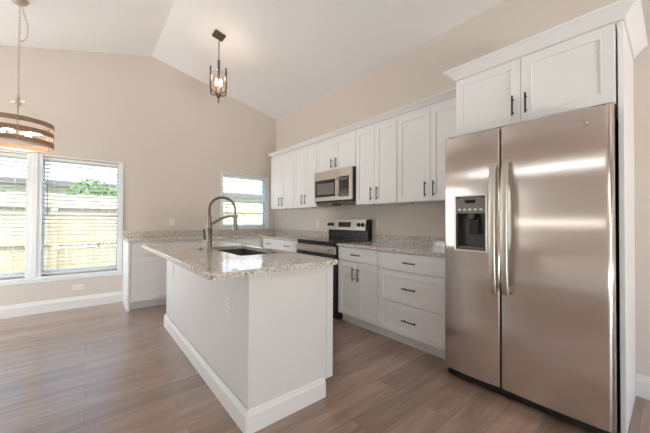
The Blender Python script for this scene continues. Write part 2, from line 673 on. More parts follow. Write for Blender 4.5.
def blind(W, label, cord_u, stack=0.0):
    x0, x1, z0, z1 = W
    x0, x1 = x0 + .006, x1 - .006
    yc = 0.052
    root = thing('window_blind', label, 'blind', (round((x0 + x1) / 2, 3), yc, z0), 0, 'white slatted window blinds')
    part('headrail', MB().box(x0, x1, yc - .028, yc + .028, z1 - .036, z1 - .004, .004), M_PLATE, root)
    zb = z0 + .018
    part('bottom_rail', MB().box(x0 + .004, x1 - .004, yc - .026, yc + .026, zb, zb + .02, .003), M_PLATE, root)
    sl = MB()
    z = zb + .045
    while z < z1 - .055:
        t = math.radians(-7)
        dy, dz = .031 * math.cos(t), .031 * math.sin(t)
        h = .0014
        pts = []
        for k in range(5):
            q = -1 + k / 2
            pts.append((yc + q * dy, z + q * dz + .003 * (1 - q * q) + h))
        for k in range(4, -1, -1):
            q = -1 + k / 2
            pts.append((yc + q * dy, z + q * dz + .003 * (1 - q * q) - h))
        sl.prism(pts, x0 + .004, x1 - .004, 'x')
        z += .0500
    part('slats', sl, M_SLAT, root, smooth=50)
    ld = MB()
    for fx in (.16, .5, .84):
        x = x0 + (x1 - x0) * fx
        for yy in (-.027, .027):
            ld.box(x - .0015, x + .0015, yc + yy - .001, yc + yy + .001, zb + .02, z1 - .05)
    part('ladder_cord', ld, M_PLATE, root)
    part('tilt_wand', MB().tube([(cord_u, yc - .05, z1 - .06), (cord_u, yc - .052, z1 - .36), (cord_u + .002, yc - .05, z1 - .74)], .0045, 8),
         M_GREYPL, root, smooth=60)
    return root


blind(WA, 'white slatted blind in the leftmost window, beside the wooden drum chandelier', -4.2)
blind(WB, 'wide white slatted blind in the window just left of the end base cabinet', -3.275)
blind(WC, 'small white slatted blind in the kitchen window above the granite backsplash', -0.975)


# unseen glazed doors, added to let the fill lamps shine in
def slider(name, u0, u1, z1, w, axis, panels):
    def bx(mb, a, b, c, d, e0, e1):
        if axis == 'x':
            mb.box(a, b, c, d, e0, e1, .003)
        else:
            mb.box(c, d, a, b, e0, e1, .003)
    mb = MB()
    bx(mb, u0, u0 + .05, w, w + .1, 0.0, z1)
    bx(mb, u1 - .05, u1, w, w + .1, 0.0, z1)
    bx(mb, u0 + .05, u1 - .05, w, w + .1, z1 - .05, z1)
    bx(mb, u0 + .05, u1 - .05, w, w + .1, 0.0, .03)
    root = struct(name, mb, M_VINYL)
    n = panels
    W = (u1 - u0 - .1) / n
    for i in range(n):
        a, b = u0 + .05 + i * W, u0 + .05 + (i + 1) * W
        mb = MB()
        bx(mb, a, a + .06, w + .03, w + .07, .03, z1 - .05)
        bx(mb, b - .06, b, w + .03, w + .07, .03, z1 - .05)
        bx(mb, a + .06, b - .06, w + .03, w + .07, .03, .12)
        bx(mb, a + .06, b - .06, w + .03, w + .07, z1 - .12, z1 - .05)
        p = struct('door_panel', mb, M_VINYL, root)
        mb = MB()
        bx(mb, a + .06, b - .06, w + .048, w + .052, .12, z1 - .12)
        struct('pane', mb, M_GLASS, p)


slider('added_door_1', FD[0], FD[1], FD[3], YF - .15, 'x', 2)  # unseen front door, added for the ceiling fill
slider('added_door_2', ND[0], ND[1], ND[3], XL - .15, 'y', 2)  # unseen nook door, added to light the island's long side

# unseen left-wall window added so lamp-lit slits make bands on the refrigerator
mb = MB()
y0, y1, z0, z1 = LW
mb.box(XL - .15, XL - .08, y0, y0 + .035, z0, z1, .003).box(XL - .15, XL - .08, y1 - .035, y1, z0, z1, .003)
mb.box(XL - .15, XL - .08, y0 + .035, y1 - .035, z0, z0 + .02, .003).box(XL - .15, XL - .08, y0 + .035, y1 - .035, z1 - .02, z1, .003)
w4 = struct('added_window_4', mb, M_VINYL)
struct('pane', MB().box(XL - .118, XL - .114, y0 + .035, y1 - .035, z0 + .02, z1 - .02), M_GLASS, w4)
struct('added_shade', MB().box(XL - .062, XL - .058, y0 + .004, y1 - .004, z0 + .045, z1 - .062), paint('beige_shade_fabric', (0.62, 0.57, 0.51), 0.9), w4)  # added screen, leaves lit slits above and below for the bands

# ------------------------------------------------------------------ outside the windows
struct('ground', MB().box(-14, 8, WT + .01, 16, -0.30, -0.15), M_GRASS)
struct('patio', MB().box(-9.5, XL - WT - .01, -9.5, .2, -0.25, -0.12).box(XL - WT, WT, -13, YF - WT - .01, -0.25, -0.12), M_CONC)
fence = thing('garden_fence', 'pale wooden privacy fence seen through the window blinds', 'fence', (-2.6, 2.6, -0.15))
for rz in (0.10, 0.68, 1.38):
    part('rail', MB().box(-9, 4, 2.545, 2.59, rz, rz + .09), M_FENCE, fence)
bd = MB()
x = -9.0
while x < 4:
    h = 1.66 + random.uniform(-.012, .012)
    bd.box(x, x + .136, 2.591, 2.612, -0.13, h)
    x += .142
part('board_panel', bd, M_FENCE, fence)
for k in range(6):
    px = -8.2 + k * 2.4
    part('post', MB().box(px, px + .09, 2.455, 2.544, -0.149, 1.6), M_FENCE, fence)
house = thing('neighbor_house', 'low neighbouring house with a dark roof edge, seen above the fence', 'house', (-2, 8.5, -0.15))
part('wall', MB().box(-11, 6, 6.6, 10.5, -0.149, 2.14), M_STUCCO, house)
part('roof', MB().prism([(6.0, 2.24), (8.5, 3.0), (11.1, 2.24), (11.1, 2.30), (8.5, 3.06), (6.0, 2.30)], -11.5, 6.5, 'x'), M_ROOF, house)
part('fascia', MB().box(-11.5, 6.5, 5.97, 6.0, 2.10, 2.24).box(-11.5, 6.5, 6.0, 6.6, 2.14, 2.16), M_FASCIA, house)


def bush(name, label, x, y, z0, z1, r, n):
    t = thing(name, label, 'shrub', (x, y, -0.15))
    st = MB().tube([(x, y, -.15), (x + .03, y, z0 + .3)], [.05, .03], 8)
    for k in range(5):
        a = k * 1.26
        st.tube([(x, y, z0), (x + r * .5 * math.cos(a), y + r * .5 * math.sin(a), (z0 + z1) / 2)], [.025, .01], 6)
    part('stem', st, M_BARK, t)
    lf = MB()
    for k in range(n):
        a, b = random.uniform(0, 2 * PI), random.uniform(-1, 1)
        q = random.uniform(.55, 1) ** .5
        c = Vector((x + r * q * math.cos(a) * math.sqrt(1 - b * b), y + r * q * math.sin(a) * math.sqrt(1 - b * b),
                    (z0 + z1) / 2 + (z1 - z0) / 2 * q * b))
        d1 = Vector((random.uniform(-1, 1), random.uniform(-1, 1), random.uniform(-1, 1))).normalized()
        d2 = d1.cross(Vector((random.uniform(-1, 1), random.uniform(-1, 1), random.uniform(-1, 1)))).normalized()
        s = random.uniform(.04, .075)
        v = [lf.bm.verts.new(c + p) for p in (d1 * s, d2 * s * .5, -d1 * s, -d2 * s * .5)]
        lf.bm.faces.new(v)
    part('foliage', lf, M_LEAF, t)


bush('green_shrub', 'leafy green shrub rising over the fence, seen through the wide window', -2.75, 3.7, 1.0, 2.1, .55, 900)
bush('green_shrub', 'leafy green shrub over the fence, seen through the leftmost window', -4.75, 3.9, 1.0, 2.05, .6, 900)


# ------------------------------------------------------------------ cabinets
def shaker(x0, x1, z0, z1, yf, th=0.019, rail=0.06, rec=0.008):
    """door front with recessed panel, its face at local y = yf (outwards is -y)"""
    mb = MB()
    b = .0012
    mb.box(x0, x0 + rail, yf, yf + th, z0, z1, b)
    mb.box(x1 - rail, x1, yf, yf + th, z0, z1, b)
    mb.box(x0 + rail, x1 - rail, yf, yf + th, z0, z0 + rail, b)
    mb.box(x0 + rail, x1 - rail, yf, yf + th, z1 - rail, z1, b)
    mb.box(x0 + rail, x1 - rail, yf + rec, yf + th, z0 + rail, z1 - rail)
    return mb


def pull(x, z, yf, vertical, L=0.15):
    mb = MB()
    r = .0058
    so = .030
    if vertical:
        mb.cyl((x, yf - so, z - L / 2), (0, 0, 1), r, L, 10)
        for dz in (-L / 2 + .022, L / 2 - .022):
            mb.cyl((x, yf, z + dz), (0, -1, 0), .0045, so, 8)
    else:
        mb.cyl((x - L / 2, yf - so, z), (1, 0, 0), r, L, 10)
        for dx in (-L / 2 + .022, L / 2 - .022):
            mb.cyl((x + dx, yf, z), (0, -1, 0), .0045, so, 8)
    return mb


def cabinet(name, label, group, origin, rotz, w, depth, z0, z1, fronts, toe=True, pucks=(), nohandle=()):
    """local frame: x to the right seen from the front, front towards -y, wall at y = 0"""
    ox, oy = origin
    t = thing(name, label, 'cabinet', (ox, oy, 0.0 if toe else z0), rotz, group)
    dz = 0.0 if toe else -z0
    th = .019
    body_y = -(depth - th - .002)
    zb = 0.10 if toe else z0
    mb = MB().box(.001, w - .001, body_y, -.001, zb + dz, z1 + dz, .001)
    part('body', mb, M_CAB, t, local=True)
    if toe:
        part('toe_kick', MB().box(.001, w - .001, -.54, -.02, .001, .0995), M_CAB, t, local=True)
    yf = -depth
    for f in fronts:
        kind, a, b, c, d = f[:5]
        g = .0015
        if kind == 'door':
            p = part('door', shaker(a + g, b - g, c + dz + g, d + dz - g, yf), M_CAB, t, local=True)
            hx, hz, L = f[5], f[6], f[7] if len(f) > 7 else .15
            part('handle', pull(hx, hz + dz, yf, True, L), M_BLACK, p, smooth=50, local=True, label='black bar handle')
        else:
            rail = .05 if d - c < .2 else .058
            p = part('drawer', shaker(a + g, b - g, c + dz + g, d + dz - g, yf, rail=rail), M_CAB, t, local=True)
            part('handle', pull((a + b) / 2, (c + d) / 2 + dz, yf, False, f[5] if len(f) > 5 else .145), M_BLACK, p, smooth=50,
                 local=True, label='black bar handle')
    for px, py in pucks:
        part('puck_light', MB().lathe([(0, -.012), (.012, -.011), (.014, 0), (0, 0)], px, py, 14), M_GREYPL, t, local=True,
             label='small dark puck under the cabinet')
    return t


RN = -PI / 2          # right-hand run: local x runs towards -y
GB, GU = 'white base cabinets along the walls', 'white wall cabinets along the right wall'
ZT = 0.8785           # top of base cabinets
# base cabinets right of the range
cabinet('base_cabinet', 'white base cabinet with one drawer over two doors, right of the range', GB, (0, -2.5305), RN, .600, .617, 0, ZT,
        [('drawer', .006, .597, .722, .872, .13), ('door', .006, .301, .112, .718, .262, .585, .145), ('door', .301, .597, .112, .718, .340, .585, .145)])
cabinet('base_cabinet', 'white base cabinet with three wide drawers beside the refrigerator', GB, (0, -3.1312), RN, .752, .617, 0, ZT,
        [('drawer', .003, .749, .702, .872, .13), ('drawer', .003, .749, .400, .698, .14), ('drawer', .003, .749, .112, .396, .15)])
# base cabinets left of the range
cabinet('base_cabinet', 'white base cabinet with a drawer, directly left of the range', GB, (0, -1.130), RN, .616, .617, 0, ZT,
        [('drawer', .003, .612, .722, .872, .13), ('door', .003, .308, .112, .718, .268, .60), ('door', .308, .612, .112, .718, .348, .60)])
cabinet('base_cabinet', 'white base cabinet with a drawer, next to the inner corner of the counter', GB, (0, -0.640), RN, .489, .617, 0, ZT,
        [('drawer', .028, .486, .722, .872, .13), ('door', .028, .486, .112, .718, .45, .60)])
# back wall run
cabinet('base_cabinet', 'white base cabinet at the window end of the back counter, one drawer over one door', GB, (-2.4515, 0), 0, .481, .617, 0, ZT,
        [('drawer', .005, .478, .690, .872, .13), ('door', .005, .478, .112, .686, .425, .585)])
cabinet('base_cabinet', 'white base cabinet under the back counter, hidden behind the island', GB, (-1.9695, 0), 0, .688, .617, 0, ZT,
        [('drawer', .003, .685, .690, .872, .13), ('door', .003, .344, .112, .686, .30, .585), ('door', .344, .685, .112, .686, .388, .585)])
cabinet('base_cabinet', 'white base cabinet under the kitchen window, in the back corner', GB, (-1.2805, 0), 0, 1.279, .617, 0, ZT,
        [('drawer', .003, .62, .690, .872, .13), ('door', .003, .62, .112, .686, .57, .585)])
single('cabinet_end_panel', MB().box(-2.480, -2.4525, -.622, -.001, .001, ZT, .001), M_CAB,
       'white panel closing the end of the back counter beside the wide window', 'panel', (-2.466, -.31, 0))

# wall cabinets
UB, UT, UD = 1.369, 2.309, .336
UH = 1.488


def upper(label, ya, yb, z0, hz, pucks, L=.15):
    w = ya - yb
    cabinet('wall_cabinet', label, GU, (0, ya), RN, w, UD, z0, UT,
            [('door', .002, w / 2, z0 + .003, UT - .036, w / 2 - .045, hz, L), ('door', w / 2, w - .002, z0 + .003, UT - .036, w / 2 + .045, hz, L)],
            False, pucks)


upper('tall white double-door wall cabinet nearest the kitchen window', -.4255, -1.1545, UB, UH, [(.455, -.30)])
upper('tall white double-door wall cabinet directly left of the microwave', -1.1555, -1.7505, UB, UH, [(.465, -.30)])
upper('short white double-door wall cabinet above the microwave', -1.7515, -2.5365, 1.846, 1.945, [], .125)
upper('tall white double-door wall cabinet directly right of the microwave', -2.5375, -3.1535, UB, UH, [(.27, -.30)])
upper('tall white double-door wall cabinet beside the refrigerator cabinet', -3.1545, -3.9295, UB, UH, [(.17, -.30)])

# cabinet over the refrigerator with its side panel
cabinet('wall_cabinet', 'deep white double-door cabinet above the refrigerator', GU, (0, -3.9315), RN, .9135, .62, 1.848, 2.302,
        [('door', .002, .4525, 1.852, 2.298, .4525 - .043, 1.972, .135), ('door', .4525, .9115, 1.852, 2.298, .4525 + .034, 1.972, .135)], False)
single('refrigerator_side_panel', MB().box(-.603, -.001, -4.8755, -4.852, .001, 2.302, .0015), M_CAB,
       'tall white panel on the right side of the refrigerator', 'panel', (-.3, -4.864, 0))

CR = [(0.0, .0), (.007, .0), (.009, .010), (.020, .024), (.034, .040), (.046, .052), (.055, .058), (.055, .070), (0.0, .070)]
crA = [(o * .85, 2.3105 + h * .7) for o, h in CR]
single('crown_moulding', MB().sweep(crA, [(-.001, -.4245), (-UD, -.4245), (-UD, -3.8635)], -1), M_CAB,
       'long white crown moulding on top of the wall cabinets above the counter', 'moulding', (-.35, -2.2, 2.3105), 'crown mouldings on the cabinets')
crB = [(o * 1.2, 2.3035 + h * 1.08) for o, h in CR]
single('crown_moulding', MB().sweep(crB, [(-.336, -3.9305), (-.62, -3.9305), (-.62, -4.8765), (-.001, -4.8765)], -1), M_CAB,
       'white crown moulding on the deep cabinet above the refrigerator', 'moulding', (-.6, -4.4, 2.3035), 'crown mouldings on the cabinets')


# ------------------------------------------------------------------ countertops
def rrect(x0, x1, y0, y1, r, n=6):
    out = []
    for cx, cy, a0 in ((x1 - r, y1 - r, 0), (x0 + r, y1 - r, PI / 2), (x0 + r, y0 + r, PI), (x1 - r, y0 + r, 1.5 * PI)):
        for k in range(n + 1):
            a = a0 + PI / 2 * k / n
            out.append((cx + r * math.cos(a), cy + r * math.sin(a)))
    return out


def ring_slab(outer, inner, z0, z1, ch=.003):
    mb = MB()
    bm = mb.bm
    n = len(outer)

    def inset(pts, d):
        c = Vector((sum(p[0] for p in pts) / n, sum(p[1] for p in pts) / n))
        return [(p[0] - math.copysign(d, p[0] - c.x), p[1] - math.copysign(d, p[1] - c.y)) for p in pts]
    loops = [(inner, z0), (outer, z0), (outer, z1 - ch), (inset(outer, ch), z1), (inset(inner, -ch * .5), z1), (inner, z1 - ch * .5)]
    R = [[bm.verts.new((x, y, z)) for x, y in pts] for pts, z in loops]
    for i in range(len(R)):
        a, b = R[i], R[(i + 1) % len(R)]
        for k in range(n):
            bm.faces.new((a[k], a[(k + 1) % n], b[(k + 1) % n], b[k]))
    return mb


CZ0, CZ1 = .880, .911
SK = (-2.020, -1.642, -3.015, -2.195)       # sink opening
TOP = (-2.437, -1.578, -3.602, -1.46)
single('island_countertop', ring_slab(rrect(*TOP, .022), rrect(*SK, .03), CZ0, CZ1), M_GRAN,
       'speckled granite slab on the kitchen island, with the sink cut into it', 'countertop', (-2.0, -2.5, CZ0))

lc = thing('countertop', 'L-shaped speckled granite countertop with backsplash under the kitchen window', 'countertop', (-1.2, -.3, CZ0), 0, 'granite countertops along the walls')
part('slab', MB().prism([(-2.486, -.001), (-2.486, -.640), (-.640, -.640), (-.640, -1.7465), (-.001, -1.7465), (-.001, -.001)], CZ0, CZ1), M_GRAN, lc)
part('backsplash', MB().box(-2.486, -.0215, -.021, -.001, CZ1 + .0003, 1.004, .002), M_GRAN, lc)
part('side_splash', MB().box(-.021, -.001, -1.7465, -.001, CZ1 + .0003, 1.004, .002), M_GRAN, lc)
rc = thing('countertop', 'short speckled granite countertop between the range and the refrigerator', 'countertop', (-.3, -3.2, CZ0), 0, 'granite countertops along the walls')
part('slab', MB().box(-.640, -.001, -3.896, -2.5315, CZ0, CZ1, .002), M_GRAN, rc)
part('backsplash', MB().box(-.021, -.001, -3.896, -2.5315, CZ1 + .0003, 1.004, .002), M_GRAN, rc)

# ------------------------------------------------------------------ island
isl = thing('kitchen_island', 'white kitchen island in the middle of the floor under a granite slab', 'island', (-1.9, -2.5, 0))
IX0, IX1, IY0, IY1 = -2.197, -1.605, -3.53, -1.44
_b = MB().box(IX0 + .016, IX1 - .05, IY0 + .001, IY1, .001, .11).box(IX0 + .016, IX1 + .003, IY0 + .001, IY1, .1105, .13)
_b.box(IX0 + .016, -2.06, IY0 + .001, IY1, .1305, ZT).box(-1.612, IX1 + .003, IY0 + .001, IY1, .1305, ZT)
_b.box(-2.059, -1.613, IY0 + .001, -3.06, .1305, ZT).box(-2.059, -1.613, -2.15, IY1, .1305, ZT)
part('body', _b, M_CAB, isl)
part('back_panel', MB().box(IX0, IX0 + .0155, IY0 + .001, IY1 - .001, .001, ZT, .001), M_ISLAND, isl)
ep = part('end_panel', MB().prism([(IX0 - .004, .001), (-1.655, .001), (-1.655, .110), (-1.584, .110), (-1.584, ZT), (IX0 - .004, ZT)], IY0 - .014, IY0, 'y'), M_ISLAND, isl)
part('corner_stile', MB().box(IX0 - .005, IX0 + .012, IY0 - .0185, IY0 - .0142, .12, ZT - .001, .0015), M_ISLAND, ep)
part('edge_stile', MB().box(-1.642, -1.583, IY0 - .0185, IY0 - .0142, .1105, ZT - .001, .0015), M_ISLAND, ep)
IB = [(0.0005, 0.001), (0.018, 0.001), (0.018, 0.098), (0.0145, 0.106), (0.0125, 0.109), (0.0105, 0.120), (0.005, 0.128), (0.0005, 0.129)]
part('baseboard', MB().sweep(IB, [(IX0 - .0045, IY1 + .0), (IX0 - .0045, IY0 - .0145), (-1.655, IY0 - .0145)], -1), M_TRIM, isl)
for a, b in ((0, 1), (1, 2), (2, 3), (3, 4)):
    wd = (IY1 - IY0) / 4
    y0, y1 = IY0 + a * wd + .002, IY0 + b * wd - .002
    Mx = Matrix.Translation((0, y0, 0)) @ Matrix.Rotation(PI / 2, 4, 'Z')
    L = y1 - y0
    d = part('door', shaker(0, L, .115, .70, 1.601 - .019 - 1.598 + 1.598).xform(Matrix.Translation((0, 0, 0)) @ Mx), M_CAB, isl)
    part('handle', pull(L - .045 if a % 2 == 0 else .045, .61, 1.582, True, .14).xform(Mx), M_BLACK, d, smooth=50)
    d = part('drawer', shaker(0, L, .705, .872, 1.582, rail=.05).xform(Mx), M_CAB, isl)
    part('handle', pull(L / 2, .79, 1.582, False, .13).xform(Mx), M_BLACK, d, smooth=50)

# sink ------------------------------------------------------------------
sk = thing('kitchen_sink', 'dark undermount sink bowl set into the island countertop', 'sink', (-1.83, -2.605, .66))
a, b, c, d = SK
g = .012
mb = MB()
o1 = rrect(a - .02, b + .02, c - .02, d + .02, .035)
i1 = rrect(a - .003, b + .003, c - .003, d + .003, .03)
i2 = rrect(a + .004, b - .004, c + .004, d - .004, .04)
i3 = rrect(a + .03, b - .03, c + .03, d - .03, .05)
loops = [(o1, .8785), (i1, .8795), (i2, .72), (i3, .69)]
R = [[mb.bm.verts.new((x, y, z)) for x, y in pts] for pts, z in loops]
n = len(o1)
for i in range(3):
    for k in range(n):
        mb.bm.faces.new((R[i][k], R[i][(k + 1) % n], R[i + 1][(k + 1) % n], R[i + 1][k]))
mb.bm.faces.new(R[3])
M_SINK = paint('dark_composite_sink', (0.05, 0.043, 0.04), 0.45)
part('bowl', mb, M_SINK, sk, smooth=40)
part('drain', MB().lathe([(0, .694), (.03, .694), (.042, .697), (.045, .6915), (0, .6915)], -1.83, -2.605, 24), M_STEEL2, sk, smooth=40)

# faucet ----------------------------------------------------------------
FX, FY = -2.102, -2.562
fa = thing('kitchen_faucet', 'tall brushed nickel spring faucet standing beside the island sink', 'faucet', (FX, FY, CZ1))
part('base', MB().lathe([(0, CZ1), (.031, CZ1), (.031, CZ1 + .006), (.026, CZ1 + .012), (.0225, CZ1 + .03), (.0215, 1.095), (.024, 1.10), (.024, 1.112),
                         (.0175, 1.116), (.0165, 1.205), (.0145, 1.212), (0, 1.212)], FX, FY, 24), M_NICKEL, fa, smooth=40)
arc = []
R0 = .112
for k in range(41):
    t = k / 40
    a = PI * (1 - t)
    arc.append(Vector((FX + R0 + R0 * math.cos(a), FY, 1.262 + .105 * math.sin(a))))
line = [Vector((FX, FY, 1.205)), Vector((FX, FY, 1.235))] + arc + [Vector((FX + 2 * R0, FY, 1.23)), Vector((FX + 2 * R0, FY, 1.19))]
part('hose', MB().tube(line, .0075, 10), M_DGREY, fa, smooth=60)
sp = []
# spring coil around the first three quarters of the arc
seg = line[:34]
cum = [0]
for i in range(1, len(seg)):
    cum.append(cum[-1] + (seg[i] - seg[i - 1]).length)
TOT = cum[-1]
turns = 27
N = turns * 10
for k in range(N + 1):
    s = TOT * k / N
    i = max(j for j in range(len(cum)) if cum[j] <= s + 1e-9)
    i = min(i, len(seg) - 2)
    f = (s - cum[i]) / (cum[i + 1] - cum[i])
    p = seg[i].lerp(seg[i + 1], f)
    t = (seg[i + 1] - seg[i]).normalized()
    nn = Vector((0, 1, 0))
    bb = t.cross(nn)
    a = 2 * PI * turns * k / N
    sp.append(p + (nn * math.cos(a) + bb * math.sin(a)) * .0112)
part('spring', MB().tube(sp, .0026, 6), M_NICKEL, fa, smooth=60)
part('spring_collar', MB().tube([seg[-1], seg[-1] + (seg[-1] - seg[-2]).normalized() * .02], .0135, 14), M_NICKEL, fa, smooth=40)
HX = FX + 2 * R0
ap = []
for k in range(15):
    t = k / 14
    ap.append((FX + .016 + (2 * R0 - .036) * t, FY, 1.135 + .078 * math.sin(t * PI * .5) ** .9 - .004 * t))
part('holder_arm', MB().tube(ap, [.0125 - .003 * k / 14 for k in range(15)], 10), M_NICKEL, fa, smooth=60)
part('holder_ring', MB().lathe([(.0215, 1.196), (.0215, 1.218), (.0165, 1.218), (.0165, 1.196)], HX, FY, 20, True), M_NICKEL, fa, smooth=40)
part('spray_head', MB().lathe([(0, 1.228), (.0105, 1.228), (.0145, 1.215), (.0155, 1.14), (.020, 1.125), (.0225, 1.085), (.021, 1.080), (0, 1.080)], HX, FY, 20),
     M_NICKEL, fa, smooth=40)
lv = part('lever', MB().cyl((FX - .016, FY + .006, 1.0), (-1, .45, 0), .012, .024, 14), M_CHROME, fa, smooth=40)
part('lever_grip', MB().tube([(FX - .030, FY + .013, 1.008), (FX - .034, FY + .016, 1.05), (FX - .035, FY + .017, 1.098)], [.0075, .0085, .0075], 10), M_BLACK, lv, smooth=50,
     label='black lever grip')
single('air_switch_button', MB().lathe([(0, CZ1 + .012), (.012, CZ1 + .012), (.014, CZ1 + .006), (.024, CZ1 + .005), (.025, CZ1 + .0005), (0, CZ1 + .0005)], -2.114, -2.366, 20), M_NICKEL,
       'small round metal button on the island countertop behind the faucet', 'button', (-2.114, -2.366, CZ1), smooth=40)

# ------------------------------------------------------------------ range
rg = thing('kitchen_range', 'freestanding electric range in stainless steel and black, set between the base cabinets', 'range', (-.33, -2.152, 0))
RY0, RY1 = -2.5275, -1.7505
part('body', MB().box(-.635, -.022, RY0 + .001, RY1 - .001, .03, .902, .002), M_BENAM, rg)
for fx in (-.58, -.08):
    for fy in (RY0 + .06, RY1 - .06):
        part('foot', MB().lathe([(0, .001), (.02, .001), (.02, .02), (.012, .03), (0, .03)], fx, fy, 12), M_DGREY, rg)
ck = part('cooktop', MB().box(-.664, -.03, RY0, RY1, .9025, .921, .005, 2), M_BGLASS, rg)
for bx_, by_, br_ in ((-.47, RY0 + .2, .105), (-.47, RY1 - .2, .085), (-.20, RY0 + .2, .078), (-.20, RY1 - .2, .1)):
    part('burner_ring', MB().lathe([(br_, .9212), (br_, .9216), (br_ - .006, .9216), (br_ - .006, .9212)], bx_, by_, 40, True), M_GREYPL, ck)
part('front_rail', MB().box(-.658, -.636, RY0, RY1, .868, .9015, .003), M_BENAM, rg)
od = part('oven_door', MB().box(-.672, -.637, RY0 + .003, RY1 - .003, .232, .7765, .004), M_BGLASS, rg)
part('door_trim', MB().box(-.674, -.637, RY0 + .003, RY1 - .003, .777, .864, .004), M_STEEL2, od)
part('oven_window', MB().box(-.6735, -.6725, RY0 + .13, RY1 - .13, .36, .64), M_DGREY, od)
part('handle', MB().cyl((-.722, RY0 + .06, .822), (0, 1, 0), .013, RY1 - RY0 - .12, 14).cyl((-.673, RY0 + .09, .822), (-1, 0, 0), .01, .05, 10)
     .cyl((-.673, RY1 - .09, .822), (-1, 0, 0), .01, .05, 10), M_STEEL2, od, smooth=40)
part('storage_drawer', MB().box(-.668, -.637, RY0 + .003, RY1 - .003, .06, .226, .004), M_BENAM, rg)
bgd = part('backguard', MB().prism([(-.096, .9215), (-.020, .9215), (-.020, 1.190), (-.070, 1.190), (-.096, 1.176)], RY0, RY1, 'y'), M_BENAM, rg)
fas = part('control_panel', MB().prism([(-.0965, 1.040), (-.128, 1.046), (-.104, 1.190), (-.072, 1.192), (-.0965, 1.178)], RY0 + .022, RY1, 'y'), M_STEEL2, bgd)


def on_slope(z):         # x of the tilted control panel's face at height z
    return -.128 + (z - 1.046) / (1.190 - 1.046) * .024


part('clock_display', MB().prism([(on_slope(1.085) - .002, 1.085), (on_slope(1.085) + .004, 1.085), (on_slope(1.155) + .004, 1.155), (on_slope(1.155) - .002, 1.155)],
                                 -2.235, -1.985, 'y'), M_BGLASS, fas)
for ky in (-1.79, -1.862, -2.385, -2.46):
    kz = 1.118
    kx = on_slope(kz)
    part('knob', MB().cyl((kx, ky, kz), (-1, 0, .16), .027, .006, 20).cyl((kx - .006, ky, kz + .001), (-1, 0, .16), .021, .022, 20, .018)
         .box(kx - .034, kx - .026, ky - .004, ky + .004, kz - .014, kz + .022, .002), M_DGREY if ky < -2.3 or True else M_DGREY, fas, smooth=40)
for gz in (.955, .972, .989):
    part('vent_slot', MB().box(-.0985, -.0965, RY0 + .05, RY1 - .05, gz, gz + .006), M_DGREY, bgd)

# ------------------------------------------------------------------ microwave
mw = thing('microwave_oven', 'stainless over-the-range microwave mounted under the short wall cabinet', 'microwave', (-.2, -2.155, 1.40))
MY0, MY1 = -2.5335, -1.783
part('case', MB().box(-.378, -.003, MY0, MY1, 1.418, 1.8445, .002), M_BENAM, mw)
part('bottom_plate', MB().box(-.365, -.02, MY0 + .015, MY1 - .015, 1.402, 1.4178, .003), M_GREYPL, mw)
part('vent_grille', MB().box(-.37, -.20, MY1 - .36, MY1 - .03, 1.372, 1.4015, .004), M_GREYPL, mw)
CPY = -2.300              # the control column starts here
dr = part('door', MB().box(-.402, -.379, CPY + .002, MY1, 1.437, 1.745, .003).box(-.402, -.379, CPY + .002, MY1, 1.746, 1.8395, .003), M_STEEL2, mw)
part('door_window', MB().box(-.4045, -.4025, -2.248, MY1 - .028, 1.492, 1.722, .001), M_BGLASS, dr)
part('window_mesh', MB().box(-.4055, -.4046, -2.212, MY1 - .075, 1.525, 1.675), M_GREYPL, dr)
part('handle', MB().box(-.440, -.424, -2.296, -2.272, 1.49, 1.735, .006, 2).box(-.424, -.4025, -2.292, -2.276, 1.50, 1.525, .002)
     .box(-.424, -.4025, -2.292, -2.276, 1.70, 1.725, .002), M_STEEL2, dr)
cp = part('control_panel', MB().box(-.402, -.379, MY0, CPY - .001, 1.437, 1.8395, .003), M_STEEL2, mw)
part('keypad', MB().box(-.4045, -.4025, MY0 + .045, CPY - .014, 1.48, 1.735, .001), M_BGLASS, cp)
part('clock_display', MB().box(-.4055, -.4046, MY0 + .06, CPY - .03, 1.69, 1.72), M_GREYPL, cp)
btn = MB()
for i in range(4):
    for j in range(5):
        y = MY0 + .062 + i * .029
        z = 1.505 + j * .034
        btn.box(-.4053, -.4046, y, y + .02, z, z + .02)
part('buttons', btn, M_DGREY, cp)

# ------------------------------------------------------------------ refrigerator
fg = thing('refrigerator', 'large side-by-side stainless steel refrigerator with a water dispenser', 'refrigerator', (-.4, -4.38, 0))
GY1, GY0, GS = -3.918, -4.847, -4.3065      # left side, right side, split between the doors
part('case', MB().box(-.70, -.03, GY0 + .008, GY1 - .008, .03, 1.782, .004), M_DGREY, fg)
part('base_grille', MB().box(-.735, -.701, GY0 + .012, GY1 - .012, .012, .060, .003), M_BENAM, fg)
for fy in (GY0 + .06, GY1 - .06):
    part('foot', MB().lathe([(0, .001), (.022, .001), (.022, .012), (.010, .03), (0, .03)], -.66, fy, 12), M_DGREY, fg)
    part('hinge_cover', MB().box(-.765, -.62, fy - .035, fy + .035, 1.7825, 1.812, .006, 2), M_DGREY, fg)


def bow(y, ya, yb, r):
    """face of a gently bowed door with rounded side edges, ya > yb"""
    m, h = (ya + yb) / 2, (ya - yb) / 2
    q = (y - m) / h
    x = -.778 + .010 * q * q
    d = min(ya - y, y - yb)
    if d < r:
        x += r - math.sqrt(max(0, r * r - (r - d) ** 2))
    return x


